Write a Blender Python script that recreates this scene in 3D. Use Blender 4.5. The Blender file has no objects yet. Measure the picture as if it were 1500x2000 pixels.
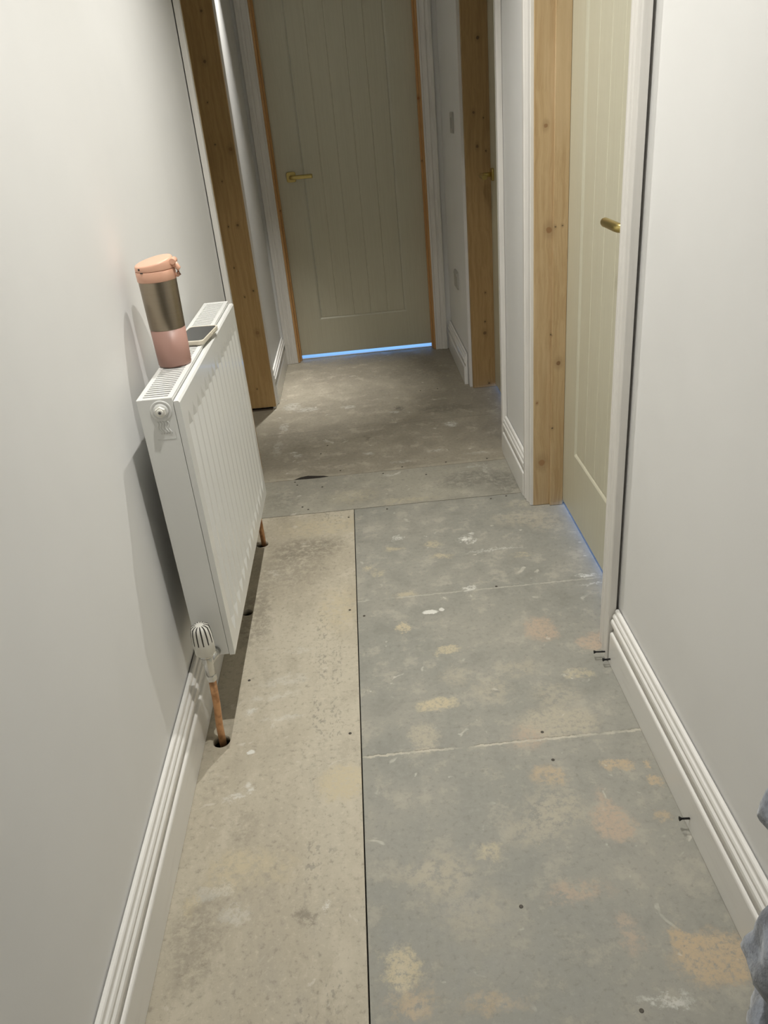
import bpy, bmesh, math, random
from mathutils import Vector, Matrix, noise
random.seed(7)
S = bpy.context.scene
C = S.collection
PI = math.pi

# ------------------------------------------------------------------ camera
cam_d = bpy.data.cameras.new('camera'); cam = bpy.data.objects.new('camera', cam_d); C.objects.link(cam)
M0 = (0.995045, -0.047803, -0.087184); M1 = (-0.09941, -0.460893, -0.88187); M2 = (0.001974, 0.886167, -0.463361)
cam.matrix_world = Matrix(((M0[0], -M1[0], -M2[0], 0), (M0[1], -M1[1], -M2[1], 0), (M0[2], -M1[2], -M2[2], 1.33), (0, 0, 0, 1)))
cam_d.sensor_fit = 'VERTICAL'; cam_d.sensor_height = 24; cam_d.sensor_width = 18
cam_d.lens = 24 * 1525.257 / 2000
cam_d.clip_start = 0.02
S.camera = cam

# ------------------------------------------------------------------ world, exposure, lights
w = bpy.data.worlds.new('world'); S.world = w; w.use_nodes = True
w.node_tree.nodes['Background'].inputs[0].default_value = (0.05, 0.06, 0.08, 1)
w.node_tree.nodes['Background'].inputs[1].default_value = 0.05
S.view_settings.view_transform = 'Standard'; S.view_settings.look = 'None'
S.view_settings.gamma = 1; S.view_settings.use_curve_mapping = False
S.view_settings.exposure = -0.09

CEIL = 2.36
LAMP_COL = (1.0, 0.982, 0.935)
DOWNLIGHTS = [((0.04, 1.22), 11.0), ((0.04, 2.16), 9.8), ((-0.41, 4.02), 2.7)]
def area(name, loc, rot, sx, sy, power, col, shape='RECTANGLE', spread=PI):
    l = bpy.data.lights.new(name, 'AREA'); l.shape = shape; l.size = sx
    if shape == 'RECTANGLE': l.size_y = sy
    l.energy = power; l.color = col; l.spread = spread
    o = bpy.data.objects.new(name, l); C.objects.link(o); o.location = loc; o.rotation_euler = rot
    return o
# daylight standing at the windows of the rooms behind the doors
area('daylight_end_room', (0, 6.3, 1.0), (-PI/2, 0, 0), 1.6, 1.7, 48, (0.22, 0.48, 1.0))
area('daylight_side_room', (2.4, 2.4, 0.75), (0, PI/2, 0), 1.4, 2.6, 130, (0.20, 0.40, 1.0))

# ------------------------------------------------------------------ mesh helpers
class MB:
    def __init__(s): s.v = []; s.f = []; s.sm = []
    def add(s, vs, fs, smooth=False):
        b = len(s.v); s.v += [tuple(p) for p in vs]; s.f += [tuple(b+i for i in f) for f in fs]; s.sm += [smooth]*len(fs); return s
    def box(s, x0, x1, y0, y1, z0, z1):
        x0, x1 = min(x0, x1), max(x0, x1); y0, y1 = min(y0, y1), max(y0, y1)
        v = [(x0,y0,z0),(x1,y0,z0),(x1,y1,z0),(x0,y1,z0),(x0,y0,z1),(x1,y0,z1),(x1,y1,z1),(x0,y1,z1)]
        return s.add(v, [(0,3,2,1),(4,5,6,7),(0,1,5,4),(1,2,6,5),(2,3,7,6),(3,0,4,7)])
    def sweep(s, rings, close=True, caps=True, smooth=False):
        n = len(rings[0]); vs = [p for r in rings for p in r]; fs = []
        for i in range(len(rings)-1):
            for j in range(n if close else n-1):
                k = (j+1) % n
                fs.append((i*n+j, i*n+k, (i+1)*n+k, (i+1)*n+j))
        s.add(vs, fs, smooth)
        if caps:
            b = len(s.v) - len(vs)
            s.f.append(tuple(b+j for j in reversed(range(n)))); s.sm.append(False)
            s.f.append(tuple(b+(len(rings)-1)*n+j for j in range(n))); s.sm.append(False)
        return s
    def lathe(s, prof, o=(0,0,0), axis=(0,0,1), n=32, smooth=True, fn=None):
        ax = Vector(axis).normalized(); t = Vector((0,1,0)) if abs(ax.y) < .9 else Vector((1,0,0))
        u = t.cross(ax).normalized(); v = ax.cross(u); o = Vector(o); rings = []
        for r, h in prof:
            ring = []
            for j in range(n):
                a = 2*PI*j/n; rr = r if fn is None else fn(r, h, a)
                ring.append(o + ax*h + (u*math.cos(a) + v*math.sin(a))*rr)
            rings.append(ring)
        return s.sweep(rings, True, True, smooth)
    def tube(s, pts, r, n=16, smooth=True, flat=1.0):
        pts = [Vector(p) for p in pts]; rings = []
        d0 = (pts[1]-pts[0]).normalized(); up = Vector((0,0,1)) if abs(d0.z) < .9 else Vector((0,1,0))
        for i, p in enumerate(pts):
            d = (pts[min(i+1, len(pts)-1)] - pts[max(i-1, 0)]).normalized()
            u = d.cross(up).normalized(); v = u.cross(d)
            rr = r[i] if isinstance(r, (list, tuple)) else r
            rings.append([p + u*math.cos(2*PI*j/n)*rr*flat + v*math.sin(2*PI*j/n)*rr for j in range(n)])
        return s.sweep(rings, True, True, smooth)
    def build(s, name, mat, parent=None, bevel=0, seg=2, fix=True):
        me = bpy.data.meshes.new(name); me.from_pydata(s.v, [], s.f); me.update()
        me.polygons.foreach_set('use_smooth', s.sm)
        if fix:
            bm = bmesh.new(); bm.from_mesh(me); bmesh.ops.recalc_face_normals(bm, faces=bm.faces); bm.to_mesh(me); bm.free()
        o = bpy.data.objects.new(name, me); C.objects.link(o); me.materials.append(mat)
        if parent: o.parent = parent
        if bevel:
            m = o.modifiers.new('bevel', 'BEVEL'); m.width = bevel; m.segments = seg; m.limit_method = 'ANGLE'; m.angle_limit = .6
        return o
def rebase(o, base):
    """put the origin of a finished mesh at its base point"""
    b = Vector(base)
    o.data.transform(Matrix.Translation(-b)); o.location = b
    return o
def empty(name, loc, label, cat, group=None, kind=None):
    o = bpy.data.objects.new(name, None); C.objects.link(o); o.location = loc; o.empty_display_size = .05
    return tag(o, label, cat, group, kind)
def tag(o, label=None, cat=None, group=None, kind=None):
    if label: o['label'] = label
    if cat: o['category'] = cat
    if group: o['group'] = group
    if kind: o['kind'] = kind
    return o
def child(o, parent):
    """parent a mesh written in world coordinates"""
    o.parent = parent; o.matrix_parent_inverse = Matrix.Translation(-Vector(parent.location)); return o
def struct(o, label, cat): return tag(o, label, cat, kind='structure')

# ------------------------------------------------------------------ material helpers
def new_mat(name, col=(.8,.8,.8), rough=.5, metal=0, **kw):
    m = bpy.data.materials.new(name); m.use_nodes = True
    b = m.node_tree.nodes['Principled BSDF']
    b.inputs['Base Color'].default_value = (*col, 1); b.inputs['Roughness'].default_value = rough; b.inputs['Metallic'].default_value = metal
    for k, v in kw.items(): b.inputs[k].default_value = v
    return m
class NT:
    def __init__(s, m):
        s.m = m; s.t = m.node_tree; s.n = s.t.nodes; s.l = s.t.links; s.b = s.n['Principled BSDF']
        s.tc = s.n.new('ShaderNodeNewGeometry').outputs['Position']
    def link(s, a, b): s.l.new(a, b)
    def val(s, sock, v):
        if hasattr(v, 'is_output'): s.l.new(v, sock)
        else: sock.default_value = v
    def mapping(s, vec, scale=(1,1,1), loc=(0,0,0), rot=(0,0,0)):
        n = s.n.new('ShaderNodeMapping'); s.l.new(vec, n.inputs[0]); n.inputs['Scale'].default_value = scale
        n.inputs['Location'].default_value = loc; n.inputs['Rotation'].default_value = rot; return n.outputs[0]
    def noise(s, vec, scale, detail=4, rough=.6, out='Fac', dist=0):
        n = s.n.new('ShaderNodeTexNoise'); s.l.new(vec, n.inputs['Vector']); n.inputs['Scale'].default_value = scale
        n.inputs['Detail'].default_value = detail; n.inputs['Roughness'].default_value = rough; n.inputs['Distortion'].default_value = dist
        return n.outputs[0 if out == 'Fac' else 1]
    def ramp(s, f, a, b, c=0., d=1.):
        n = s.n.new('ShaderNodeMapRange'); s.l.new(f, n.inputs[0])
        for i, v in zip((1,2,3,4), (a,b,c,d)): n.inputs[i].default_value = v
        n.interpolation_type = 'SMOOTHSTEP'; return n.outputs[0]
    def mix(s, f, a, b):
        n = s.n.new('ShaderNodeMix'); n.data_type = 'RGBA'; s.val(n.inputs[0], f)
        s.val(n.inputs[6], a if hasattr(a, 'is_output') else (*a, 1)); s.val(n.inputs[7], b if hasattr(b, 'is_output') else (*b, 1)); return n.outputs[2]
    def math(s, op, a, b=0.):
        n = s.n.new('ShaderNodeMath'); n.operation = op; s.val(n.inputs[0], a); s.val(n.inputs[1], b); return n.outputs[0]
    def vadd(s, a, b):
        n = s.n.new('ShaderNodeVectorMath'); n.operation = 'ADD'; s.val(n.inputs[0], a); s.val(n.inputs[1], b); return n.outputs[0]
    def vscale(s, a, k):
        n = s.n.new('ShaderNodeVectorMath'); n.operation = 'MULTIPLY_ADD'; s.l.new(a, n.inputs[0]); n.inputs[1].default_value = (k,k,k); n.inputs[2].default_value = (-k/2,-k/2,-k/2); return n.outputs[0]
    def patch(s, vec, c, r, soft=.5, rot=0.):
        """1 inside an ellipsoid of radii r about c, 0 outside"""
        inv = tuple(1/q for q in r)
        a = s.n.new('ShaderNodeVectorMath'); a.operation = 'SUBTRACT'; s.l.new(vec, a.inputs[0]); a.inputs[1].default_value = c
        v = a.outputs[0]
        if rot: v = s.mapping(v, rot=(0, 0, rot))
        b = s.n.new('ShaderNodeVectorMath'); b.operation = 'MULTIPLY'; s.l.new(v, b.inputs[0]); b.inputs[1].default_value = inv
        l = s.n.new('ShaderNodeVectorMath'); l.operation = 'LENGTH'; s.l.new(b.outputs[0], l.inputs[0])
        return s.ramp(l.outputs['Value'], 1+soft*.5, 1-soft*.5)
    def bump(s, h, strength, dist=.002):
        n = s.n.new('ShaderNodeBump'); n.inputs['Strength'].default_value = strength; n.inputs['Distance'].default_value = dist
        s.l.new(h, n.inputs['Height']); s.l.new(n.outputs[0], s.b.inputs['Normal'])
    def color(s, c): s.l.new(c, s.b.inputs['Base Color'])
    def rough(s, c): s.l.new(c, s.b.inputs['Roughness'])

def wall_paint(name, col):
    m = new_mat(name, col, .62); t = NT(m)
    n1 = t.noise(t.tc, 2.2, 3); n2 = t.noise(t.tc, 260, 2)
    t.color(t.mix(t.ramp(n1, .35, .7), col, tuple(c*.965 for c in col)))
    t.bump(n2, .06, .001); return m
WALL = wall_paint('white_wall_paint', (.79, .785, .765))
CEILM = new_mat('white_ceiling_paint', (.82, .82, .80), .7)
def trim_paint(name, col, amt=.10):
    m = new_mat(name, col, .33); t = NT(m)
    s = t.mapping(t.tc, (26, 26, 2.0)); n = t.noise(s, 2.2, 4)
    t.color(t.mix(t.ramp(n, .42, .75, 0, amt*5), col, tuple(c*.8 for c in col)))
    t.bump(t.noise(t.tc, 90, 2), .05, .001); return m
TRIM = trim_paint('primed_white_trim', (.76, .735, .69))
def skirt_paint():
    m = new_mat('satin_white_skirting', (.80,.78,.74), .28); t = NT(m)
    n = t.noise(t.mapping(t.tc, (12, 2, 12)), 2.5, 3)
    t.color(t.mix(t.ramp(n, .5, .8), (.80,.785,.745), (.72,.70,.66))); return m
SKIRT = skirt_paint()
def door_paint():
    m = new_mat('cream_green_door_paint', (.58,.55,.42), .38); t = NT(m)
    g = t.noise(t.mapping(t.tc, (60, 60, 1.6)), 3, 4)
    t.color(t.mix(t.ramp(g, .35, .7), (.585,.56,.435), (.555,.527,.405)))
    t.bump(g, .08, .002); return m
DOOR = door_paint()

def pine(name, base, dark, knots=(), warm=None):
    m = new_mat(name, base, .5); t = NT(m)
    wob = t.vadd(t.tc, t.vscale(t.noise(t.tc, 3.0, 3, out='Color'), .05))
    g = t.noise(t.mapping(wob, (45, 45, 1.1)), 2.0, 5, .55)
    fine = t.noise(t.mapping(wob, (220, 220, 4)), 2.0, 2)
    c = t.mix(t.ramp(g, .35, .72), base, dark)
    c = t.mix(t.math('MULTIPLY', t.ramp(fine, .4, .8), .35), c, tuple(q*.78 for q in dark))
    if warm:
        c = t.mix(t.ramp(t.noise(t.mapping(t.tc, (6, 6, 1.2)), 1.5, 2), .45, .7, 0, .6), c, warm)
    kv = t.vadd(t.tc, t.vscale(t.noise(t.tc, 60, 2, out='Color'), .006))
    for (x, y, z, r, kc) in knots:
        r *= .8
        halo = t.patch(kv, (x, y, z), (r*1.9, .3, r*3), 1.0)
        c = t.mix(t.math('MULTIPLY', halo, .45), c, tuple(q*.72 for q in dark))
        core = t.patch(kv, (x, y, z), (r, .3, r), .5)
        c = t.mix(t.math('MULTIPLY', core, .72), c, kc)
    t.color(c); t.bump(g, .12, .002); return m
KB = (.10, .055, .025); KD = (.03, .02, .012)
def ks(y, l): return [(x, y, z, r, kc) for x, z, r, kc in l]
PINE_L = pine('pine_left_jamb', (.47,.31,.135), (.38,.235,.095), ks(3.79, [(-.551,1.543,.008,KB), (-.569,1.393,.004,KD), (-.567,1.23,.004,KD), (-.503,1.205,.010,(.22,.11,.04)), (-.563,1.079,.004,KB), (-.57,.889,.004,KD), (-.527,.891,.007,KB), (-.576,.707,.004,KD), (-.549,.57,.004,KD), (-.504,.594,.005,KD), (-.517,.394,.011,(.25,.13,.05)), (-.565,.113,.004,KD), (-.53,1.72,.006,KB)]))
PINE_R1 = pine('pine_right_near_jamb', (.54,.395,.22), (.44,.30,.15), ks(2.476, [(.577,1.229,.007,(.24,.12,.05)), (.589,.942,.011,(.25,.12,.045)), (.605,.951,.003,KD), (.622,.525,.009,(.16,.07,.025)), (.555,.39,.004,(.25,.11,.04)), (.605,.298,.004,KD), (.572,.167,.014,(.30,.15,.06)), (.628,.953,.003,KD), (.598,.618,.003,KD)]), warm=(.60,.46,.28))
PINE_R2 = pine('pine_right_far_jamb', (.42,.275,.12), (.34,.21,.085), ks(3.8, [(.595,1.533,.008,KD), (.568,1.254,.007,KB), (.61,1.23,.004,KD), (.58,1.119,.008,KB), (.618,1.097,.004,KD), (.599,.475,.005,KB), (.593,.336,.005,KD), (.591,.28,.010,KB), (.605,.02,.006,KB)]))
PINE_E = pine('orange_pine_end_lining', (.62,.36,.15), (.52,.28,.10), ks(4.6, [(-.393,.85,.004,KD), (.40,1.33,.008,(.35,.12,.03)), (.40,1.03,.004,KB)]))

def board_mat(name, base, alt, amt, patches=(), whites=(), darks=(), seams=(), stretch=(1,1,1), print_band=None, speck=.5, seed=0., cloud=(.43,.385,.31), cla=.6):
    m = new_mat(name, base, .72); t = NT(m)
    P = t.mapping(t.tc, loc=(seed, seed*.7, 0))
    big = t.noise(t.mapping(P, stretch), 3.2, 5, .6)
    mid = t.noise(t.mapping(P, stretch), 13, 6, .68)
    fine = t.noise(P, 75, 4, .7)
    c = t.mix(t.ramp(big, .35, .68), base, alt)
    c = t.mix(t.math('MULTIPLY', t.ramp(mid, .52, .68), amt), c, tuple(min(1, q*1.3) for q in alt))
    c = t.mix(t.math('MULTIPLY', t.ramp(mid, .5, .34), amt*.6), c, tuple(q*.74 for q in base))
    c = t.mix(t.math('MULTIPLY', t.ramp(fine, .52, .72), speck), c, tuple(q*.62 for q in base))
    c = t.mix(t.math('MULTIPLY', t.ramp(fine, .46, .3), speck*.5), c, tuple(min(1, q*1.3) for q in alt))
    cl = t.noise(t.mapping(P, stretch), 13, 9, .78)
    c = t.mix(t.math('MULTIPLY', t.ramp(cl, .52, .60), amt*cla), c, cloud)
    kv = t.vadd(t.tc, t.vscale(t.noise(P, 20, 8, .8, out='Color'), .11))
    br2 = t.ramp(t.noise(P, 95, 6, .85), .36, .54)
    br = t.ramp(t.noise(P, 42, 6, .8), .40, .56)
    for (x, y, rx, ry, col, a) in patches:
        pm = t.patch(kv, (x, y, 0), (rx*1.1, ry*1.1, .5), .6 if a >= .8 else 1.1)
        pm = t.math('MULTIPLY', pm, br if a < .8 else br2)
        c = t.mix(t.math('MULTIPLY', pm, a), c, col)
    # thin scattered plaster scuffs
    sc = t.noise(t.vadd(P, t.vscale(t.noise(P, 5, 2, out='Color'), .2)), 26, 3, .5)
    sm = t.math('MULTIPLY', t.ramp(sc, .655, .72), t.ramp(t.noise(P, 6, 2), .45, .6))
    c = t.mix(t.math('MULTIPLY', sm, .55), c, (.60,.57,.49))
    kw = t.vadd(t.tc, t.vscale(t.noise(P, 70, 4, .7, out='Color'), .016))
    for (x, y, rx, ry, a) in whites:
        wm = t.patch(kw if a > .85 else kv, (x, y, 0), (rx, ry, .5), .4 if a > .85 else .9)
        if a < .85: wm = t.math('MULTIPLY', wm, br)
        c = t.mix(t.math('MULTIPLY', wm, a), c, (.66,.65,.59))
    for (x, y, rx, ry, a) in darks:
        pm = t.math('MULTIPLY', t.patch(kv, (x, y, 0), (rx, ry, .5), .9), br)
        c = t.mix(t.math('MULTIPLY', pm, a), c, tuple(q*.55 for q in base))
    sep = t.n.new('ShaderNodeSeparateXYZ'); t.link(kw, sep.inputs[0])
    for (ys, wd, a, col) in seams:
        d = t.math('ABSOLUTE', t.math('SUBTRACT', sep.outputs[1], ys))
        c = t.mix(t.math('MULTIPLY', t.math('MULTIPLY', t.ramp(d, wd*1.6, wd*.4), t.ramp(t.noise(P, 12, 3), .32, .55)), a), c, col)
    if print_band:                       # worn rows of factory print, no longer readable
        for (xc, wdt, a) in print_band:
            d = t.math('ABSOLUTE', t.math('SUBTRACT', sep.outputs[0], xc))
            vn = t.noise(t.mapping(P, (1, .6, 1)), 105, 3, .6)
            am = t.math('MULTIPLY', t.ramp(d, wdt*1.1, wdt*.7), t.ramp(vn, .53, .60))
            am = t.math('MULTIPLY', am, t.ramp(t.noise(P, 7, 2), .42, .58))
            c = t.mix(t.math('MULTIPLY', am, a), c, (.16,.155,.135))
    t.color(c)
    t.rough(t.ramp(mid, .3, .7, .5, .82))
    t.bump(fine, .25, .0015); return m
TAN = (.47,.365,.24); PINK = (.45,.35,.26); CRM = (.51,.44,.30); PALE = (.42,.38,.295)
GREYB = board_mat('grey_green_board', (.272,.267,.230), (.315,.302,.256), .6,
    patches=[(.485,.80,.062,.042,TAN,.95), (.45,.83,.03,.02,TAN,.85), (-.046,.835,.026,.04,CRM,.9), (-.028,.775,.035,.022,TAN,.75), (.403,1.09,.034,.04,PINK,.85), (.398,1.15,.014,.03,PINK,.7),
             (.405,1.75,.038,.05,PINK,.85), (.535,1.67,.04,.035,PINK,.85), (.085,1.49,.045,.022,CRM,.9), (.14,1.70,.026,.016,CRM,.8), (.36,1.385,.085,.045,PALE,.9), (.285,1.35,.035,.03,PINK,.6),
             (.304,1.23,.032,.024,TAN,.75), (.30,1.14,.05,.05,PALE,.75), (.24,1.09,.05,.035,PALE,.6), (.045,1.385,.032,.045,PALE,.85), (.023,1.825,.018,.016,CRM,.9), (.457,1.239,.026,.016,TAN,.85),
             (.521,1.186,.014,.010,TAN,.85), (.523,1.233,.010,.010,TAN,.85), (.05,1.01,.05,.045,PALE,.75), (.0,1.02,.05,.02,PALE,.6), (.144,1.056,.024,.018,CRM,.7), (.29,.945,.05,.018,PINK,.7),
             (.10,.76,.04,.016,TAN,.6), (.36,.855,.018,.03,PINK,.7), (.508,1.087,.014,.012,TAN,.7), (-.06,2.16,.018,.015,CRM,.7), (-.03,2.125,.02,.014,CRM,.75), (.02,2.27,.026,.014,CRM,.65),
             (.155,2.27,.022,.02,CRM,.7), (.175,2.19,.03,.012,CRM,.65), (.435,2.15,.03,.012,CRM,.5), (.04,1.99,.03,.018,CRM,.6), (.31,1.6,.05,.03,PALE,.55), (.147,1.59,.035,.03,PALE,.55),
             (.228,1.52,.04,.04,PALE,.6), (.38,1.477,.05,.04,PALE,.6), (.457,1.55,.03,.016,CRM,.65), (.54,2.50,.08,.03,PALE,.7), (.48,2.40,.09,.04,PALE,.6), (.56,2.35,.06,.05,PALE,.55), (.10,.93,.06,.04,PALE,.45)],
    whites=[(.110,1.886,.022,.010,1), (.145,1.893,.007,.008,.9), (.274,2.279,.026,.022,.84), (.268,2.285,.010,.008,.95), (.30,2.32,.010,.008,.7), (.042,2.344,.018,.014,.8), (.246,1.991,.020,.016,.75), (.605,1.995,.03,.008,.7), (.60,1.95,.03,.006,.6), (.381,.741,.035,.010,.6), (.35,2.20,.09,.006,.4)],
    seams=[(1.977, .0026, .65, (.46,.44,.37)), (1.338, .0030, .85, (.52,.48,.39)), (1.3425, .0012, .6, (.15,.14,.11))], speck=.45, cloud=(.375,.345,.28), cla=.55)
LEFTB = board_mat('beige_left_board', (.405,.36,.275), (.485,.44,.345), .55,
    patches=[(-.15,1.27,.05,.045,CRM,.85), (-.356,1.091,.05,.025,CRM,.75), (-.383,1.05,.035,.03,CRM,.7), (-.291,1.06,.05,.03,CRM,.5), (-.20,2.48,.14,.06,CRM,.6), (-.16,1.95,.05,.10,CRM,.6), (-.44,.998,.016,.02,CRM,.8), (-.36,1.37,.06,.03,PALE,.5)],
    whites=[(-.366,1.391,.010,.006,1), (-.360,1.279,.012,.010,.7), (-.382,1.262,.012,.008,.6), (-.30,1.50,.05,.012,.35), (-.30,1.64,.06,.02,.3), (-.33,1.58,.06,.012,.35), (-.262,1.764,.03,.012,.3), (-.38,1.53,.012,.012,.6), (-.40,1.026,.03,.016,.45), (-.426,1.007,.016,.01,.5), (-.398,1.255,.016,.01,.4), (-.177,.974,.010,.004,.8), (-.36,.975,.03,.016,.35)],
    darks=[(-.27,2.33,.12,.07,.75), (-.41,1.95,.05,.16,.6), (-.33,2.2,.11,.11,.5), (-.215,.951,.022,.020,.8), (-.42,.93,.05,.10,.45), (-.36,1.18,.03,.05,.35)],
    print_band=[(-.165,.016,.42), (-.207,.018,.42)], stretch=(1,.45,1), speck=.7, seed=3.1)
CROSSB = board_mat('grey_cross_board', (.295,.28,.232), (.35,.33,.268), .45,
    patches=[(-.1,2.70,.08,.05,CRM,.3), (.1,2.62,.09,.02,CRM,.4)], whites=[(.43,2.83,.006,.05,.45), (.40,2.86,.05,.006,.4), (.05,2.86,.03,.01,.35)],
    darks=[(.36,2.75,.12,.07,.6), (.48,2.68,.06,.10,.65), (-.38,2.72,.06,.09,.35)], speck=.5, seed=5.7)
FARB = board_mat('brown_far_board', (.285,.255,.198), (.345,.31,.24), .5,
    whites=[(-.347,3.153,.02,.02,.5), (-.325,3.731,.05,.03,.4), (-.406,3.792,.04,.05,.4), (.351,3.345,.028,.03,.75), (-.034,3.103,.02,.014,.5), (.105,3.571,.02,.012,.6), (-.427,3.512,.02,.05,.35), (-.371,3.188,.03,.01,.5), (.25,3.059,.03,.01,.4), (-.118,3.708,.03,.02,.4), (-.44,3.25,.016,.08,.3), (.1,2.98,.05,.01,.35), (.42,2.99,.05,.01,.3)],
    darks=[(.133,3.628,.022,.035,1), (-.04,3.28,.01,.03,.8), (.36,3.55,.12,.05,.5), (-.30,3.3,.1,.1,.3), (.3,4.2,.2,.2,.3)],
    seams=[(3.42, .003, .35, (.16,.14,.11)), (3.95, .003, .3, (.2,.17,.13)), (2.915, .010, .35, (.46,.42,.33))], speck=.55, seed=9.3)
VOID = new_mat('dark_underfloor', (.025,.02,.015), .95)
GAP_SHADE = new_mat('dark_gap_shade', (.10,.075,.05), .9)  # dark tone standing in for shade under the left jamb

RAD = new_mat('white_radiator_enamel', (.80,.80,.77), .22)
RAD.node_tree.nodes['Principled BSDF'].inputs['Coat Weight'].default_value = .2
SLOTM = new_mat('radiator_inside', (.10,.10,.10), .7)
PLAST = new_mat('white_valve_plastic', (.80,.78,.71), .4)
SLATE = new_mat('valve_slot_shadow_gap', (.05,.045,.04), .9)
CHROME = new_mat('satin_chrome', (.62,.62,.60), .22, 1)
def copper():
    m = new_mat('aged_copper', (.5,.27,.15), .42, .6); t = NT(m)
    n = t.noise(t.tc, 30, 4)
    t.color(t.mix(t.ramp(n, .42, .68), (.66,.37,.19), (.36,.18,.08))); return m
COPPER = copper()
BRASS = new_mat('brushed_brass', (.55,.44,.17), .30, 1)
def steel():
    m = new_mat('brushed_bronze_steel', (.34,.28,.20), .30, 1); t = NT(m)
    n = t.noise(t.mapping(t.tc, (1, 1, 90)), 9, 3)
    t.color(t.mix(t.ramp(n, .3, .7), (.35,.295,.225), (.33,.275,.205)))
    t.b.inputs['Anisotropic'].default_value = .6; return m
STEEL = steel()
PEACH = new_mat('peach_plastic', (.76,.43,.30), .36)
PINKM = new_mat('matt_pink_coating', (.40,.23,.185), .42)
BLACKM = new_mat('black_screw_metal', (.012,.012,.012), .5, .4)
SCREWM = new_mat('dull_floor_screw', (.075,.065,.05), .6, .3)
SCREEN = new_mat('black_glass_screen', (.018,.02,.022), .09)
CASE = new_mat('cream_phone_case', (.66,.61,.50), .45)
SWITCHM = new_mat('grey_switch_plate', (.42,.41,.37), .45)
def fleece():
    m = new_mat('blue_grey_fleece', (.17,.19,.215), .95); t = NT(m)
    n = t.noise(t.tc, 24, 5, .7); n2 = t.noise(t.tc, 110, 3)
    t.color(t.mix(t.ramp(n, .4, .62), (.15,.165,.19), (.30,.33,.39)))
    t.b.inputs['Sheen Weight'].default_value = .5
    t.bump(n2, .6, .003); return m
FLEECE = fleece()

# ------------------------------------------------------------------ measures of the hall
XR, XR2, XR3 = .565, .543, .512          # right wall faces: near, between the doors, far
XL, XL2 = -.503, -.495                   # left wall faces: near, far
YE = 4.565                               # end wall face
D1 = (1.663, 2.476); D2 = (3.03, 3.80); DL = (3.03, 3.79); DE = (-.398, .405)
HD = 1.99                                # opening height
SKH, SKT = .162, .019

# ------------------------------------------------------------------ floor
fl = empty('floor', (0, 2, 0), 'bare grey and beige floor boards of the hallway, stained with plaster', 'floor', kind='structure')
child(MB().box(-2.6, 2.6, -1.3, 6.6, -.16, -.14).build('underfloor', VOID), fl)
def board(x0, x1, y0, y1, mat, holes=(), name='floor_board'):
    o = MB().box(x0, x1, y0, y1, -.02, 0).build(name, mat)
    if holes:
        cut = MB()
        for (hx, hy, hr) in holes:
            cut.lathe([(hr, -.05), (hr, .05)], (hx, hy, 0), n=28)
        c = cut.build('cutter', mat)
        md = o.modifiers.new('holes', 'BOOLEAN'); md.operation = 'DIFFERENCE'; md.object = c; md.solver = 'EXACT'
        dg = bpy.context.evaluated_depsgraph_get(); me = bpy.data.meshes.new_from_object(o.evaluated_get(dg))
        o.modifiers.remove(md); o.data = me; bpy.data.objects.remove(c)
    return child(o, fl)
tag(board(-.66, -.1055, -1.2, 2.588, LEFTB, [(-.442, 1.437, .021), (-.430, 2.392, .022), (-.438, 1.978, .017)]), 'beige board with worn print and pipe holes')
tag(board(-.1025, .72, -1.2, 2.588, GREYB), 'grey green board with tan scuffs')
tag(board(-.66, .72, 2.5915, 2.9015, CROSSB), 'narrow grey board laid across the hall')
board(-2.5, 2.5, 2.9035, 6.5, FARB)
child(MB().box(.722, 2.5, 1.0, 2.90, -.02, 0).build('floor_board', FARB), fl)
ROOMF = new_mat('pale_room_floor', (.72,.72,.70), .5)
child(MB().box(-1.6, 1.7, 4.629, 6.45, .0003, .0035).build('room_floor', ROOMF), fl)
# chipped gap in the cross joint
ch = MB(); pr = [(-.345,2.903),(-.32,2.921),(-.29,2.929),(-.262,2.922),(-.225,2.914),(-.205,2.903),(-.24,2.898),(-.30,2.899)]
ch.sweep([[(x, y, .0003) for x, y in pr], [(x, y, .0009) for x, y in pr]])
child(ch.build('chipped_edge', VOID), fl)
for (x, y) in [(.320,1.361),(.324,1.273),(.336,.726),(-.126,1.937),(-.084,1.899),(.322,1.984),(-.398,1.656),(-.300,2.65),(-.277,2.625),(-.156,2.95),(.018,2.88),(.099,2.925),(.280,2.93),(.449,2.925),(.189,2.83),(.463,2.575),(.404,2.565),(.018,2.565),(-.125,2.53),(-.242,3.147),(-.214,3.234),(.258,3.845),(.346,3.851),(-.341,2.88),(-.228,2.81),(-.33,2.85),(.182,.928),(-.13,1.42)]:
    m = MB().lathe([(.0038, -.001), (.0038, .0005), (.0026, .0008), (.0012, .0003)], (x, y, 0), n=16)
    child(m.build('screw_head', SCREWM), fl)

# ------------------------------------------------------------------ walls
def wall(name, boxes, label, mat=WALL):
    m = MB()
    for b in boxes: m.box(*b)
    return struct(m.build(name, mat), label, 'wall')
TH = .135
wall('wall_right', [(XR, XR+TH, -1.2, D1[0]-.03, -.13, CEIL), (XR, XR+TH, D1[0]-.03, D1[1]+.03, HD+.03, CEIL)], 'white right wall nearest the viewer, beside the black gap')
wall('wall_right_middle', [(XR2, XR2+TH+.014, D1[1]+.03, D2[0]-.03, -.13, CEIL), (XR2, XR2+TH+.014, D2[0]-.03, D2[1]+.03, HD+.03, CEIL)], 'short white wall between the two right doors')
wall('wall_right_far', [(XR3, XR3+.19, D2[1]+.03, YE, -.13, CEIL)], 'white right wall with switch and socket near the end door')
wall('wall_left', [(XL-.15, XL, -1.2, DL[0]-.03, -.13, CEIL), (XL-.15, XL, DL[0]-.03, DL[1]+.03, HD+.03, CEIL)], 'white left wall behind the radiator')
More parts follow.
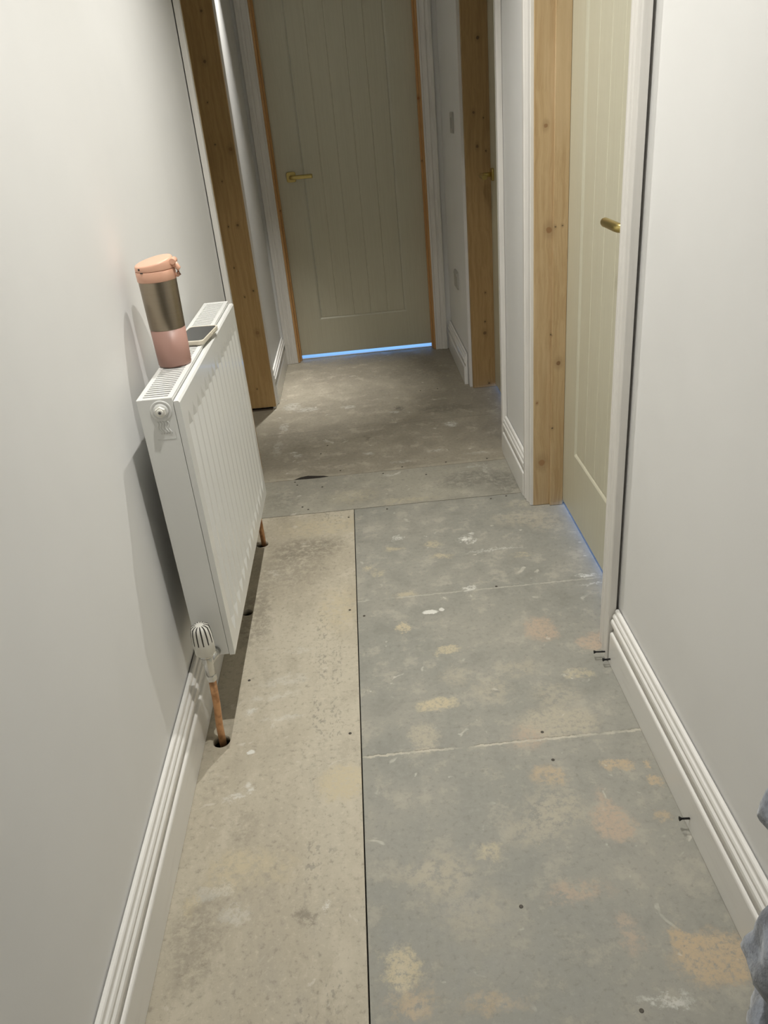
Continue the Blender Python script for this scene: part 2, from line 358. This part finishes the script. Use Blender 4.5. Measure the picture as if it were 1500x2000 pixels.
wall('wall_left_far', [(XL2-.158, XL2, DL[1]+.03, YE, -.13, CEIL)], 'short white left wall beyond the pine jamb')
wall('wall_end', [(-.66, DE[0]-.03, YE, YE+.12, -.13, CEIL), (DE[1]+.03, .72, YE, YE+.12, -.13, CEIL), (DE[0]-.03, DE[1]+.03, YE, YE+.12, HD+.03, CEIL)], 'white end wall around the far door')
wall('wall_back', [(-.66, .72, -1.3, -1.2, -.13, CEIL)], 'white wall behind the viewer')
wall('ceiling', [(-.66, .72, -1.3, YE+.12, CEIL, CEIL+.05)], 'white hallway ceiling with downlights', CEILM)['category'] = 'ceiling'
wall('wall_end_room', [(-1.6, 1.7, 6.45, 6.5, -.02, CEIL), (-1.65, -1.6, YE+.12, 6.5, -.02, CEIL), (1.7, 1.75, YE+.12, 6.5, -.02, CEIL), (-1.65, 1.75, YE+.12, 6.5, CEIL, CEIL+.05), (-1.6, -.66, YE+.06, YE+.12, -.02, CEIL), (.72, 1.7, YE+.06, YE+.12, -.02, CEIL)], 'white walls of the room behind the end door')
wall('wall_side_room', [(2.5, 2.55, 1.0, 4.6, -.02, CEIL), (.70, 2.5, .95, 1.0, -.02, CEIL), (.72, 2.5, 4.58, 4.6, -.02, CEIL), (.70, 2.55, .95, 4.6, CEIL, CEIL+.05)], 'white walls of the room behind the right doors')

# ------------------------------------------------------------------ skirting boards
SKP = [(0,0),(SKT,0),(SKT,.0870),(.0180,.0915),(.0155,.0935),(.0108,.0945),(.0098,.0985),(.0098,.1060),(.0118,.1125),(.0160,.1155),(.0184,.1195),(.0190,.1250),(.0180,.1310),(.0150,.1342),
       (.0136,.1352),(.0150,.1390),(.0149,.1435),(.0130,.1475),(.0100,.1497),(.0096,.1512),(.0090,.1585),(.0065,SKH),(0,SKH)]
def skirting(name, x, sgn, y0, y1, label):
    """sgn = direction the board faces along x"""
    g = .0026
    rings = [[(x + sgn*(t+g), y, z+.001) for t, z in SKP] for y in (y0, y1)]
    return struct(MB().sweep(rings).build(name, SKIRT, bevel=.0008, seg=1), label, 'skirting board')
skirting('baseboard_left', XL, 1, -1.2, DL[0]-.072, 'long moulded white skirting board on the left under the radiator')
skirting('baseboard_left_far', XL2, 1, DL[1]+.074, YE-.001, 'short moulded skirting board on the left beside the end door')
skirting('baseboard_right', XR, -1, -1.2, D1[0]-.077, 'long moulded white skirting board on the near right wall')
skirting('baseboard_right_middle', XR2, -1, D1[1]+.083, D2[0]-.068, 'short moulded skirting board between the two right doors')
skirting('baseboard_right_far', XR3, -1, D2[1]+.072, YE-.001, 'moulded skirting board on the right beside the end door')

# ------------------------------------------------------------------ architraves (profile: offset from the opening, thickness)
ARP = [(0,0),(0,.0095),(.002,.0115),(.0085,.0120),(.0105,.0105),(.0125,.0100),(.022,.0112),(.030,.0150),(.0345,.0175),(.0365,.0160),(.0385,.0145),(.047,.0150),(.0495,.0178),(.0515,.0190),(.066,.0190),(.0685,.0170),(.0685,0)]
def architrave(name, fn, a0, a1, h, label, gap=.0012, wide=(1, 1), rev=(.005, .005)):
    """fn(along, out, z) -> world"""
    paths = []
    for i in range(4):
        ring = []
        for o, t in ARP:
            t += gap; p0 = a0-rev[0]-o*wide[0]; p1 = a1+rev[1]+o*wide[1]; hz = h+.005+o
            p = [(p0, 0), (p0, hz), (p1, hz), (p1, 0)][i]
            ring.append(fn(p[0], t, max(p[1], .0015)))
        paths.append(ring)
    return struct(MB().sweep(paths).build(name, TRIM, bevel=.0006, seg=1), label, 'architrave')
architrave('trim_1', lambda a, o, z: (XR-o-(.014 if a > 2.2 else 0), a, z), D1[0], D1[1], HD, 'white moulded architrave around the nearest right door', gap=.0075, wide=(1.27, 1.15), rev=(-.014, .003))
architrave('trim_2', lambda a, o, z: (XR2-o, a, z), D2[0], D2[1], HD, 'white moulded architrave around the far right door', rev=(-.002, .004))
architrave('trim_3', lambda a, o, z: (XL+o, a, z), DL[0], DL[1], HD, 'white moulded architrave around the left doorway', gap=.004)
architrave('trim_4', lambda a, o, z: (a, YE-o, z), DE[0], DE[1], HD, 'white moulded architrave around the end door', rev=(.011, .010))

# ------------------------------------------------------------------ timber linings with stops
def lining(name, fn, a0, a1, h, d0, d1, stop, mat, label):
    """fn(along, depth, z); depth runs from d0 (hall face) to d1; stop = (depth0, depth1, thickness)"""
    root = empty(name, fn((a0+a1)/2, (d0+d1)/2, 0), label, 'door frame', kind='structure')
    def bx(q0, q1, e0, e1, z0, z1, nm):
        p, q = fn(q0, e0, z0), fn(q1, e1, z1)
        return child(MB().box(p[0], q[0], p[1], q[1], z0, z1).build(nm, mat, bevel=.0012, seg=1), root)
    t = .028
    bx(a0-t, a0, d0, d1, .001, h, 'jamb'); bx(a1, a1+t, d0, d1, .001, h, 'jamb'); bx(a0-t, a1+t, d0, d1, h, h+t, 'head')
    s0, s1, st = stop
    bx(a0, a0+st, s0, s1, .001, h, 'door_stop'); bx(a1-st, a1, s0, s1, .001, h, 'door_stop'); bx(a0+st, a1-st, s0, s1, h-st, h, 'door_stop')
    return root
lining('trim_5', lambda a, d, z: (d-(.016 if d < .56 and a > 2.2 else 0), a, z), D1[0], D1[1], HD, XR-.006, XR+TH, (.600, .645, .012), PINE_R1, 'bare pine door lining with stop, nearest right door')
r6 = empty('trim_6', (.6, 3.4, 0), 'bare knotty pine door lining of the far right door', 'door frame', kind='structure')
for a, b in ((D2[0]-.028, D2[0]), (D2[1], D2[1]+.028)):
    child(MB().box(XR2-(.018 if a > 3.4 else .003), XR2+.148, a, b, .001, HD).build('jamb', PINE_R2, bevel=.0012, seg=1), r6)
child(MB().box(XR2-.022, XR2+.148, D2[0]-.028, D2[1]+.028, HD, HD+.028).build('head', PINE_R2), r6)
r7 = empty('trim_7', (-.55, 3.4, 0), 'bare knotty pine door lining of the left doorway', 'door frame', kind='structure')
for a, b in ((DL[0]-.028, DL[0]), (DL[1], DL[1]+.028)):
    child(MB().box(-.655, XL+.018, a, b, .012, HD).build('jamb', PINE_L, bevel=.0012, seg=1), r7)
child(MB().box(-.655, XL+.018, DL[0]-.028, DL[1]+.028, HD, HD+.028).build('head', PINE_L), r7)
child(MB().box(-.62, XL+.001, DL[1]-.012, DL[1]+.028, .0002, .0011).build('jamb_gap_shade', GAP_SHADE), r7)  # thin dark sheet on the boards, painting the shade in the gap under the jamb
lining('trim_8', lambda a, d, z: (a, d, z), DE[0], DE[1], HD, YE-.002, YE+.12, (YE+.030, YE+.062, .010), PINE_E, 'orange pine door lining around the end door')

# ------------------------------------------------------------------ cottage doors
def cottage_door(name, fn, a0, a1, z0, z1, label, thick=.035, pb=.225, stile=.143, nb=5):
    """fn(along, depth into wall, z); front face at depth 0"""
    m = MB(); rc = .007; mo = .010
    pa0, pa1 = a0+stile, a1-stile; pt = z1-.12; bz = z0+pb-.02
    def bx(q0, q1, e0, e1, c0, c1):
        p, q = fn(q0, e0, c0), fn(q1, e1, c1); m.box(p[0], q[0], p[1], q[1], min(c0, c1), max(c0, c1))
    bx(a0, pa0, 0, thick, z0, z1); bx(pa1, a1, 0, thick, z0, z1); bx(pa0, pa1, 0, thick, z0, bz); bx(pa0, pa1, 0, thick, pt, z1)
    # moulded edge down to the panel
    o = [(pa0, bz), (pa1, bz), (pa1, pt), (pa0, pt)]; i = [(pa0+mo, bz+mo), (pa1-mo, bz+mo), (pa1-mo, pt-mo), (pa0+mo, pt-mo)]
    k = [(pa0+mo*.45, bz+mo*.45), (pa1-mo*.45, bz+mo*.45), (pa1-mo*.45, pt-mo*.45), (pa0+mo*.45, pt-mo*.45)]
    vs = [fn(a, 0, z) for a, z in o] + [fn(a, .0022, z) for a, z in k] + [fn(a, .0072, z) for a, z in i]
    m.add(vs, [(j, (j+1) % 4, 4+(j+1) % 4, 4+j) for j in range(4)] + [(4+j, 4+(j+1) % 4, 8+(j+1) % 4, 8+j) for j in range(4)])
    # grooved panel: raised flats between V grooves
    prof = [(pa0+mo, .0072)]; wv = (pa1-pa0-2*mo)/nb; g = .0032
    for b in range(nb):
        c0 = pa0+mo+b*wv; c1 = c0+wv
        prof += [(c0+g, .0042), (c1-g, .0042), (c1, .0068)]
    prof2 = [(pa1-mo, thick-.008), (pa0+mo, thick-.008)]
    m.sweep([[fn(a, d, z) for a, d in prof+prof2] for z in (bz+mo, pt-mo)])
    o_ = m.build(name, DOOR, bevel=.0007, seg=1)
    return tag(o_, label, 'door', kind='structure')
def lever(door, fn, a, z, s, name='door_handle', L=.118):
    """square rose and round lever; s = direction of lever along the door"""
    m = MB(); q = .026
    def P(a_, d_, z_): return fn(a+a_, d_, z+z_)
    pts = []
    for k in range(24):
        t = 2*PI*k/24; c, sn = math.cos(t), math.sin(t); n = 5
        pts.append((q*abs(c)**(2/n)*(1 if c > 0 else -1), q*abs(sn)**(2/n)*(1 if sn > 0 else -1)))
    rose = MB().sweep([[P(x*f, d, y*f) for x, y in pts] for f, d in ((1, -.0005), (1, -.0085), (.93, -.0105), (0.05, -.0105))])
    ro = child(rose.build('handle_rose', BRASS, bevel=.0006, seg=1), door)
    neck = [(0, -.010, 0), (0, -.030, 0), (0, -.043, 0), (s*.004, -.051, 0), (s*.013, -.056, 0), (s*.030, -.0575, 0), (s*L*.95, -.0575, 0), (s*L, -.0575, 0)]
    lv = MB().tube([P(*p) for p in neck], [.0095, .0095, .0098, .0102, .0105, .0108, .0108, .0096], n=20)
    child(lv.build(name, BRASS), door)
fE = lambda a, d, z: (a, 4.627+d, z)
dE = cottage_door('door_1', fE, DE[0]+.003, DE[1]-.003, .024, HD-.003, 'cream green grooved door closing the end of the hall')
lever(dE, fE, DE[0]+.085, 1.012, 1)
f1 = lambda a, d, z: (.6455+d, a, z)
d1 = cottage_door('door_2', f1, D1[0]+.003, D1[1]-.003, .020, HD-.003, 'cream green grooved door on the right nearest the viewer', pb=.25)
lever(d1, f1, D1[0]+.060+.08, 1.035, 1)
f2 = lambda a, d, z: (.637+d, a, z)
d2 = cottage_door('door_3', f2, D2[0]+.003, D2[1]-.003, .018, HD-.003, 'cream green grooved door on the right farther along')
lever(d2, f2, D2[1]-.070, 1.005, -1)
f3 = lambda a, d, z: (-.617-d, a, z)
d3 = cottage_door('door_4', f3, DL[0]+.003, DL[1]-.003, .004, HD-.003, 'cream green door in the left doorway')

# ------------------------------------------------------------------ switch and socket on the far right wall
def plate(name, y, z, w_, h_, label, cat, part):
    m = MB(); r = .008; pts = []
    for cx, cz, a0 in ((w_/2-r, h_/2-r, 0), (-w_/2+r, h_/2-r, 90), (-w_/2+r, -h_/2+r, 180), (w_/2-r, -h_/2+r, 270)):
        for k in range(5):
            t = math.radians(a0+k*22.5); pts.append((cx+r*math.cos(t), cz+r*math.sin(t)))
    root = empty(name, (XR3, y, z), label, cat)
    b = MB().sweep([[(XR3-d, y+a*f, z+c*f) for a, c in pts] for d, f in ((.0005, 1), (.007, 1), (.009, .96))])
    child(b.build('faceplate', SWITCHM), root)
    if part == 'rocker':
        child(MB().box(XR3-.0125, XR3-.0085, y-.012, y+.012, z-.022, z+.022).build('rocker', SWITCHM, bevel=.001), root)
    else:
        for s in (-1, 1):
            child(MB().box(XR3-.0120, XR3-.0085, y+s*.042-.007, y+s*.042+.007, z+.022, z+.036).build('rocker', SWITCHM, bevel=.001), root)
plate('light_switch', 4.09, 1.215, .086, .086*1.05, 'grey switch plate high on the white wall right of the end door', 'light switch', 'rocker')
plate('wall_socket', 4.18, .475, .120, .086, 'grey double socket low on the white wall right of the end door', 'socket', 'socket')

# ------------------------------------------------------------------ ceiling downlights
GLOW = new_mat('lamp_glow', (1,1,1), .5); gb = GLOW.node_tree.nodes['Principled BSDF']
gb.inputs['Emission Color'].default_value = (*LAMP_COL, 1); gb.inputs['Emission Strength'].default_value = 6
for i, ((x, y), pw) in enumerate(DOWNLIGHTS):
    r = empty('downlight', (x, y, CEIL), ['round white ceiling downlight nearest the viewer', 'round white ceiling downlight above the radiator', 'round white ceiling downlight by the end door'][i], 'ceiling light', 'downlights in the hallway ceiling')
    child(MB().lathe([(.030, -.0004), (.044, -.0004), (.044, -.004), (.036, -.007), (.030, -.005)], (x, y, CEIL), n=32).build('bezel', PLAST), r)
    child(MB().lathe([(.0295, -.001), (.0295, -.003), (.001, -.003)], (x, y, CEIL), n=32).build('lens', GLOW), r)
    l = area('downlight_beam', (x, y, CEIL-.012), (0, 0, 0), .018, .018, pw, LAMP_COL, 'DISK', math.radians((126, 112, 38)[i]))
    child(l, r)

# ------------------------------------------------------------------ radiator
RX0, RX1, RY0, RY1, RZ0, RZ1 = -.460, -.377, 1.485, 2.345, .217, .853
rad = empty('radiator', ((RX0+RX1)/2, (RY0+RY1)/2, RZ0), 'white double panel radiator hung on the left wall', 'radiator')
# front panel with pressed vertical flutes
m = MB(); fx = RX1; D = .0050; e = .034; nfl = 15
zb, zt = RZ0+.030, RZ1-.046
y0p, y1p = RY0+.030, RY1-.030; p = (y1p-y0p)/nfl; hw = p*.40
def V(y, z, d=0): return (fx-d, y, z)
ya, yb = RY0+.0006, RY1-.0006; za, zc = RZ0+.001, RZ1-.012
m.add([V(ya, za), V(yb, za), V(yb, zb), V(ya, zb)], [(0,1,2,3)]); m.add([V(ya, zt), V(yb, zt), V(yb, zc), V(ya, zc)], [(0,1,2,3)])
edges = [ya] + [q for k in range(nfl) for q in (y0p+p*(k+.5)-hw, y0p+p*(k+.5)+hw)] + [yb]
for k in range(0, len(edges), 2):
    m.add([V(edges[k], zb), V(edges[k+1], zb), V(edges[k+1], zt), V(edges[k], zt)], [(0,1,2,3)])
for k in range(nfl):
    c = y0p+p*(k+.5); l, r = c-hw, c+hw
    vs = [V(l, zb), V(r, zb), V(l, zb+e), V(r, zb+e), V(c, zb+e, D), V(c, zb), V(l, zt), V(r, zt), V(l, zt-e), V(r, zt-e), V(c, zt-e, D), V(c, zt)]
    m.add(vs, [(0,5,2),(5,1,3),(2,5,4),(5,3,4),(8,2,4,10),(4,3,9,10),(8,10,11),(10,9,11),(6,8,11),(11,9,7)])
# returned edges and back of the panel
m.add([V(ya, za), V(yb, za), V(yb, za, .012), V(ya, za, .012)], [(0,1,2,3)])
m.add([V(ya, zc), V(yb, zc), V(yb, zc+.004, .003), V(ya, zc+.004, .003), V(ya, zc+.004, .012), V(yb, zc+.004, .012)], [(0,1,2,3), (3,2,5,4)])
m.add([V(ya, za), V(ya, zc), V(ya, zc, .012), V(ya, za, .012)], [(0,1,2,3)]); m.add([V(yb, za), V(yb, zc), V(yb, zc, .012), V(yb, za, .012)], [(0,1,2,3)])
m.add([V(ya, za, .012), V(yb, za, .012), V(yb, zc, .012), V(ya, zc, .012)], [(0,1,2,3)])
for q in (ya, yb): m.add([V(q, zc), V(q, zc+.004, .003), V(q, zc+.004, .012), V(q, zc, .012)], [(0,1,2,3)])
child(m.build('front_panel', RAD), rad)
child(MB().box(RX0, RX0+.012, RY0+.004, RY1-.004, RZ0+.003, RZ1-.008).build('back_panel', RAD, bevel=.002), rad)
fin = MB()
for k in range(40):
    yy = RY0+.02+k*.0213; fin.box(RX0+.012, fx-.0125, yy, yy+.001, RZ0+.03, RZ1-.03)
child(fin.build('convector_fins', SLOTM), rad)
for yy, s in ((RY0, 1), (RY1, -1)):      # end covers
    en = MB().box(RX0-.001, fx-.0135, yy, yy+s*.0015, RZ0+.004, RZ1)
    en.box(RX0-.001, RX0+.002, yy+s*.0016, yy+s*.012, RZ0+.004, RZ1-.02); en.box(fx-.0165, fx-.0135, yy+s*.0016, yy+s*.012, RZ0+.004, RZ1-.02)
    ec = child(en.build('end_cover', RAD, bevel=.0008), rad)
    if s == 1: first_cover = ec
# seam strip between end cover and front panel
child(MB().box(fx-.0130, fx-.0005, RY0+.0012, RY0+.006, RZ0+.003, RZ1-.013).build('side_flange', RAD, bevel=.001), rad)
gr = MB(); gx0, gx1 = RX0-.001, fx-.0135; gz = RZ1-.0006     # top grille: frame and cross bars
GY0, GY1 = RY0+.0018, RY1-.0018
gr.box(gx0, gx0+.010, GY0, GY1, gz-.002, gz+.001); gr.box(gx1-.010, gx1, GY0, GY1, gz-.002, gz+.001)
gr.box(gx0, gx0+.0012, GY0, GY1, gz-.018, gz-.0005); gr.box(gx1-.0012, gx1, GY0, GY1, gz-.018, gz-.0005)
gr.box(gx0+.010, gx1-.010, GY0, RY0+.012, gz-.002, gz+.001); gr.box(gx0+.010, gx1-.010, RY1-.012, GY1, gz-.002, gz+.001)
k = 0; yy = RY0+.012+.0075
while yy < RY1-.016:
    gr.box(gx0+.010, gx1-.010, yy, yy+.0062, gz-.002, gz+.0006); yy += .0137
child(gr.build('top_grille', RAD, bevel=.0004, seg=1), rad)
# bleed plug on the end cover
bl = MB().lathe([(.0215, .0005), (.0213, -.0012), (.0195, -.0022), (.0165, -.0010), (.0150, -.0008), (.0148, -.0040), (.0110, -.0046)], (-.4165, RY0, .828), (0,1,0), n=36)
pc = child(bl.build('bleed_plug', RAD), rad)
hx = MB().lathe([(.0112, -.0035), (.0112, -.0100), (.0100, -.0112)], (-.4165, RY0, .828), (0,1,0), n=6, smooth=False)
hx.lathe([(.0070, -.0112), (.0070, -.0130), (.0050, -.0138)], (-.4165, RY0, .828), (0,1,0), n=20)
h_ = child(hx.build('bleed_valve', CHROME, bevel=.0005, seg=1), rad)
h_.data.materials[0] = PLAST
child(MB().lathe([(.0030, -.0139), (.0030, -.0142)], (-.4165, RY0, .828), (0,1,0), n=12).build('key_socket', SLOTM), rad)
# pressed wave mark under the plug
wv = MB()
for k in range(5):
    xx = -.430+k*.0052
    wv.tube([(xx + .0022*math.sin(t*1.15+.4)+t*.0004, RY0-.0002, .806-t*.0038) for t in range(8)], .0013, n=6)
wv.tube([(-.436, RY0-.0002, .768), (-.398, RY0-.0002, .768), (-.398, RY0-.0002, .806)], .0005, n=6)
child(wv.build('embossed_mark', RAD), rad)
for yy in (RY0+.16, RY1-.16):            # wall brackets
    child(MB().box(XL+.0005, RX0, yy, yy+.03, RZ0+.08, RZ1-.08).build('wall_bracket', RAD, bevel=.001), rad)

# thermostatic valve (its own fitting) and copper tails
VX, VY = -.4290, 1.437
vz0 = .267
va = empty('thermostatic_valve', (VX, VY, .0), 'white ribbed thermostatic valve on a copper pipe below the radiator', 'valve')
hv = MB()
def headr(r, h, a): return r
hv.lathe([(q*1.08, h) for q, h in [(.0185, 0), (.0212, .003), (.0216, .034), (.0212, .05), (.0200, .062), (.0180, .0715), (.0130, .0755), (.002, .0765)]], (VX, VY, vz0), n=40)
child(hv.build('valve_head', PLAST), va)
sl = MB(); ns = 13
for k in range(ns):
    a = 2*PI*k/ns + .12; ca, sa = math.cos(a), math.sin(a)
    pts = [(.0082, .0766), (.0130, .0759), (.0184, .0719), (.0204, .062), (.0216, .050), (.0220, .032)]
    L_ = [Vector((VX+ca*r*1.08, VY+sa*r*1.08, vz0+h)) for r, h in pts]; w2 = .0013; tv = Vector((-sa, ca, 0))
    wd = [.5, 1, 1.2, 1.2, 1.1, .9]
    top = [q+tv*w2*g_ for q, g_ in zip(L_, wd)]; bot = [q-tv*w2*g_ for q, g_ in zip(L_, wd)]
    sl.add(top+bot, [(j, j+1, len(pts)+j+1, len(pts)+j) for j in range(len(pts)-1)])
child(sl.build('vent_slots', SLATE, fix=False), va)
vb = MB().lathe([(.0125, -.010), (.0160, -.009), (.0165, -.003), (.0150, 0)], (VX, VY, vz0), n=28)
vb.lathe([(.0095, -.062), (.0112, -.060), (.0112, -.034), (.0125, -.030), (.0130, -.012), (.0120, -.009)], (VX, VY, vz0), n=24)
vb.lathe([(.0105, .008), (.0105, .026), (.0120, .030), (.0120, .047)], (VX, VY, vz0-.030), (0.25,1,0), n=20)
child(vb.build('valve_body', CHROME), va)
nt = MB().lathe([(.0095, -.080), (.0120, -.078), (.0120, -.063), (.0095, -.062)], (VX, VY, vz0), n=6, smooth=False)
child(nt.build('compression_nut', CHROME, bevel=.0008, seg=1), va)
pp = MB().tube([(VX, VY, vz0-.078), (VX-.003, VY, .12), (VX-.009, VY, .05), (VX-.012, VY, -.06)], .0086, n=20)
child(pp.build('copper_pipe', COPPER), va)
fx2, fy2 = -.424, 2.390
rp = empty('radiator_pipe', (fx2, fy2, 0), 'copper pipe rising from a floor hole at the far end of the radiator', 'pipe')
child(MB().tube([(fx2, fy2, -.06), (fx2, fy2, .12), (fx2, fy2, .205)], .0086, n=20).build('copper_tail', COPPER), rp)
lb = MB().lathe([(.011, .205), (.0125, .21), (.0125, .255), (.0105, .262), (.0105, .285), (.002, .29)], (fx2, fy2, 0), n=24)
lb.lathe([(.010, .005), (.010, .042)], (fx2, fy2, .240), (0,-1,0), n=16)
child(lb.build('lockshield_valve', CHROME), rp)

# ------------------------------------------------------------------ travel mug on the radiator
MX, MY, MZ = -.4280, 1.725, RZ1+.0009
mug = empty('travel_mug', (MX, MY, MZ), 'pink travel mug with steel band and peach flip lid on the radiator', 'mug')
child(MB().lathe([(.0335, 0), (.0352, .0015), (.0362, .004), (.0378, .0820)], (MX, MY, MZ), n=56).build('pink_base', PINKM), mug)
child(MB().lathe([(.0379, .0822), (.0381, .0830), (.0400, .1832), (.0400, .1840)], (MX, MY, MZ), n=56).build('steel_band', STEEL), mug)
lc = MB().lathe([(.0408, .1842), (.0414, .1850), (.0418, .2045), (.0410, .2055)], (MX, MY, MZ), n=56)
child(lc.build('lid_collar', PEACH), mug)
# sloping flip cap: higher on the wall-right side
cap = MB(); rings = []; n = 56
def hcap(a, f): 
    sl_ = .5+.5*math.cos(a - .55)            # 1 on the high side
    return .2262 + .014*sl_
for f, zf in ((1.0, 0.0), (1.012, .10), (1.0, .72), (.975, .90), (.93, .98), (.80, 1.03), (.5, 1.055), (.05, 1.06)):
    ring = []
    for j in range(n):
        a = 2*PI*j/n; r = .0408*f
        top = .0170 + .0075*(math.cos(a-.55)*f) + .0010
        ring.append((MX+r*math.cos(a), MY+r*math.sin(a), MZ+.2062+top*zf))
    rings.append(ring)
cap.sweep(rings, smooth=True)
cp = child(cap.build('flip_cap', PEACH), mug)
lt = MB().tube([(MX+.037, MY-.006, MZ+.2105), (MX+.0475, MY-.007, MZ+.2125), (MX+.0505, MY-.007, MZ+.2050), (MX+.0490, MY-.007, MZ+.1930), (MX+.0445, MY-.006, MZ+.1905)], [.0055, .0060, .0058, .0055, .0045], n=14)
child(lt.build('lid_latch', PEACH), mug)
hg = MB().lathe([(.006, -.013), (.0066, -.012), (.0066, .012), (.006, .013)], (MX+.0425, MY-.004, MZ+.2200), (0,1,0), n=20)
child(hg.build('latch_hinge', PEACH), mug)
a = math.radians(232)
child(MB().lathe([(.0022, -.0012), (.0022, .0010)], (MX+.0412*math.cos(a), MY+.0412*math.sin(a), MZ+.2122), (math.cos(a), math.sin(a), 0), n=14).build('vent_hole', SLATE), mug)
a = math.radians(240)
child(MB().box(-.0032, .0032, -.0010, .0010, -.0008, .0008).build('lid_notch', SLATE), mug)
ln = bpy.data.objects['lid_notch']; ln.matrix_parent_inverse = Matrix.Identity(4); ln.location = (.0414*math.cos(a)-.0, .0414*math.sin(a), .2052); ln.rotation_euler = (0, 0, a+PI/2)

# ------------------------------------------------------------------ phone
ph = empty('mobile_phone', (-.414, 1.935, RZ1+.001), 'black-screened phone in a cream case lying on the radiator behind the mug', 'phone')
ph.rotation_euler = (0, 0, math.radians(-6))
def rrect(w_, h_, r, n=6):
    out = []
    for cx, cy, a0 in ((w_/2-r, h_/2-r, 0), (-w_/2+r, h_/2-r, 90), (-w_/2+r, -h_/2+r, 180), (w_/2-r, -h_/2+r, 270)):
        for k in range(n+1):
            t = math.radians(a0+k*90/n); out.append((cx+r*math.cos(t), cy+r*math.sin(t)))
    return out
pr = rrect(.074, .150, .012)
cs = MB().sweep([[(x*f, y*f, z) for x, y in pr] for z, f in ((.0005, .97), (.003, 1), (.0102, 1), (.0118, .985), (.0118, .93), (.0106, .925))], smooth=False)
o = cs.build('phone_case', CASE); o.parent = ph
sc = MB().sweep([[(x*.926, y*.955, z) for x, y in pr] for z in (.0100, .01115)])
o = sc.build('phone_screen', SCREEN); o.parent = ph
for (yy, ll) in ((.030, .016), (.008, .010)):
    o = MB().box(.0368, .0378, yy-ll/2, yy+ll/2, .0048, .0076).build('side_button', CASE, bevel=.0003); o.parent = ph

# ------------------------------------------------------------------ black screws sticking out above the floor
def screw(tip, head, label, r=.0020):
    t, h = Vector(tip), Vector(head); ax = (h-t).normalized(); L = (h-t).length
    m = MB().lathe([(.0006, -.012), (r*.8, -.004), (r, 0), (r, L-.006), (r*1.2, L-.005), (r*2.3, L-.0008), (r*2.3, L), (r*1.4, L), (r*.7, L-.001)], t, ax, n=16)
    for k in range(int(L/.0022)):
        m.lathe([(r, k*.0022), (r*1.22, k*.0022+.0007), (r, k*.0022+.0014)], t, ax, n=12)
    o = rebase(m.build('screw', BLACKM), t)
    return tag(o, label, 'screw', 'black screws left sticking out of the right woodwork')
screw((XR-.018, 1.600, .022), (XR-.055, 1.604, .022), 'black screw sticking out of the foot of the near right architrave')
screw((XR-.016, 1.572, .020), (XR-.041, 1.572, .020), 'black screw at the far end of the near right skirting')
screw((XR-.018, 1.058, .030), (XR-.042, 1.060, .030), 'lone black screw halfway along the near right skirting')

# ------------------------------------------------------------------ fleece dressing gown hanging on the near right wall
gown = empty('dressing_gown', (.50, .56, .02), 'fluffy blue-grey fleece garment at the bottom right edge', 'dressing gown')
g = MB(); rings = []
import math as _m
N = 96; Z = 96
def left_edge(z):                                   # how far the folds reach into the hall
    pts = [(0, .475), (.08, .462), (.13, .482), (.19, .463), (.245, .433), (.30, .447), (.37, .470), (.44, .473), (.49, .434), (.53, .414), (.58, .432), (.70, .49), (1.1, .49), (1.5, .50), (1.7, .525)]
    for (a0_, b0), (a1_, b1) in zip(pts, pts[1:]):
        if a0_ <= z <= a1_:
            t = (z-a0_)/(a1_-a0_); t = t*t*(3-2*t); return b0+(b1-b0)*t
    return .525
for i in range(Z+1):
    z = .004+i*(1.66/Z); le = left_edge(z); hx_ = (.556-le)/2; cx = .556-hx_; hy = .105-.03*z
    ring = []
    for j in range(N):
        a = 2*PI*j/N; fold = 1+.10*math.sin(5*a+z*2.2)+.05*math.sin(11*a-z*3)
        if math.cos(a) > .2: fold = min(fold, 1.0)
        p_ = Vector((cx+hx_*math.cos(a)*(fold if math.cos(a) < 0 else 1), .60+hy*math.sin(a)*fold, z))
        nn = noise.noise(p_*18)*.009+noise.noise(p_*60)*.004+noise.noise(p_*160)*.002
        d_ = Vector((math.cos(a), math.sin(a), 0))
        p_ += d_*nn; p_.x = min(p_.x, XR-SKT-.004 if z < .18 else XR-.003)
        ring.append(p_)
    rings.append(ring)
g.sweep(rings, smooth=True)
child(g.build('gown_body', FLEECE), gown)
child(MB().tube([(XR-.001, .60, 1.70), (XR-.03, .60, 1.69), (XR-.045, .60, 1.66), (XR-.05, .60, 1.60)], .007, n=12).build('hanging_loop', FLEECE), gown)
hk = empty('coat_hook', (XR, .60, 1.72), 'white coat hook on the near right wall holding the gown', 'hook')
child(MB().box(XR-.006, XR-.0003, .585, .615, 1.69, 1.77).build('hook_plate', PLAST, bevel=.002), hk)
child(MB().tube([(XR-.005, .60, 1.74), (XR-.03, .60, 1.725), (XR-.05, .60, 1.735), (XR-.055, .60, 1.76)], .005, n=12).build('hook_arm', PLAST), hk)
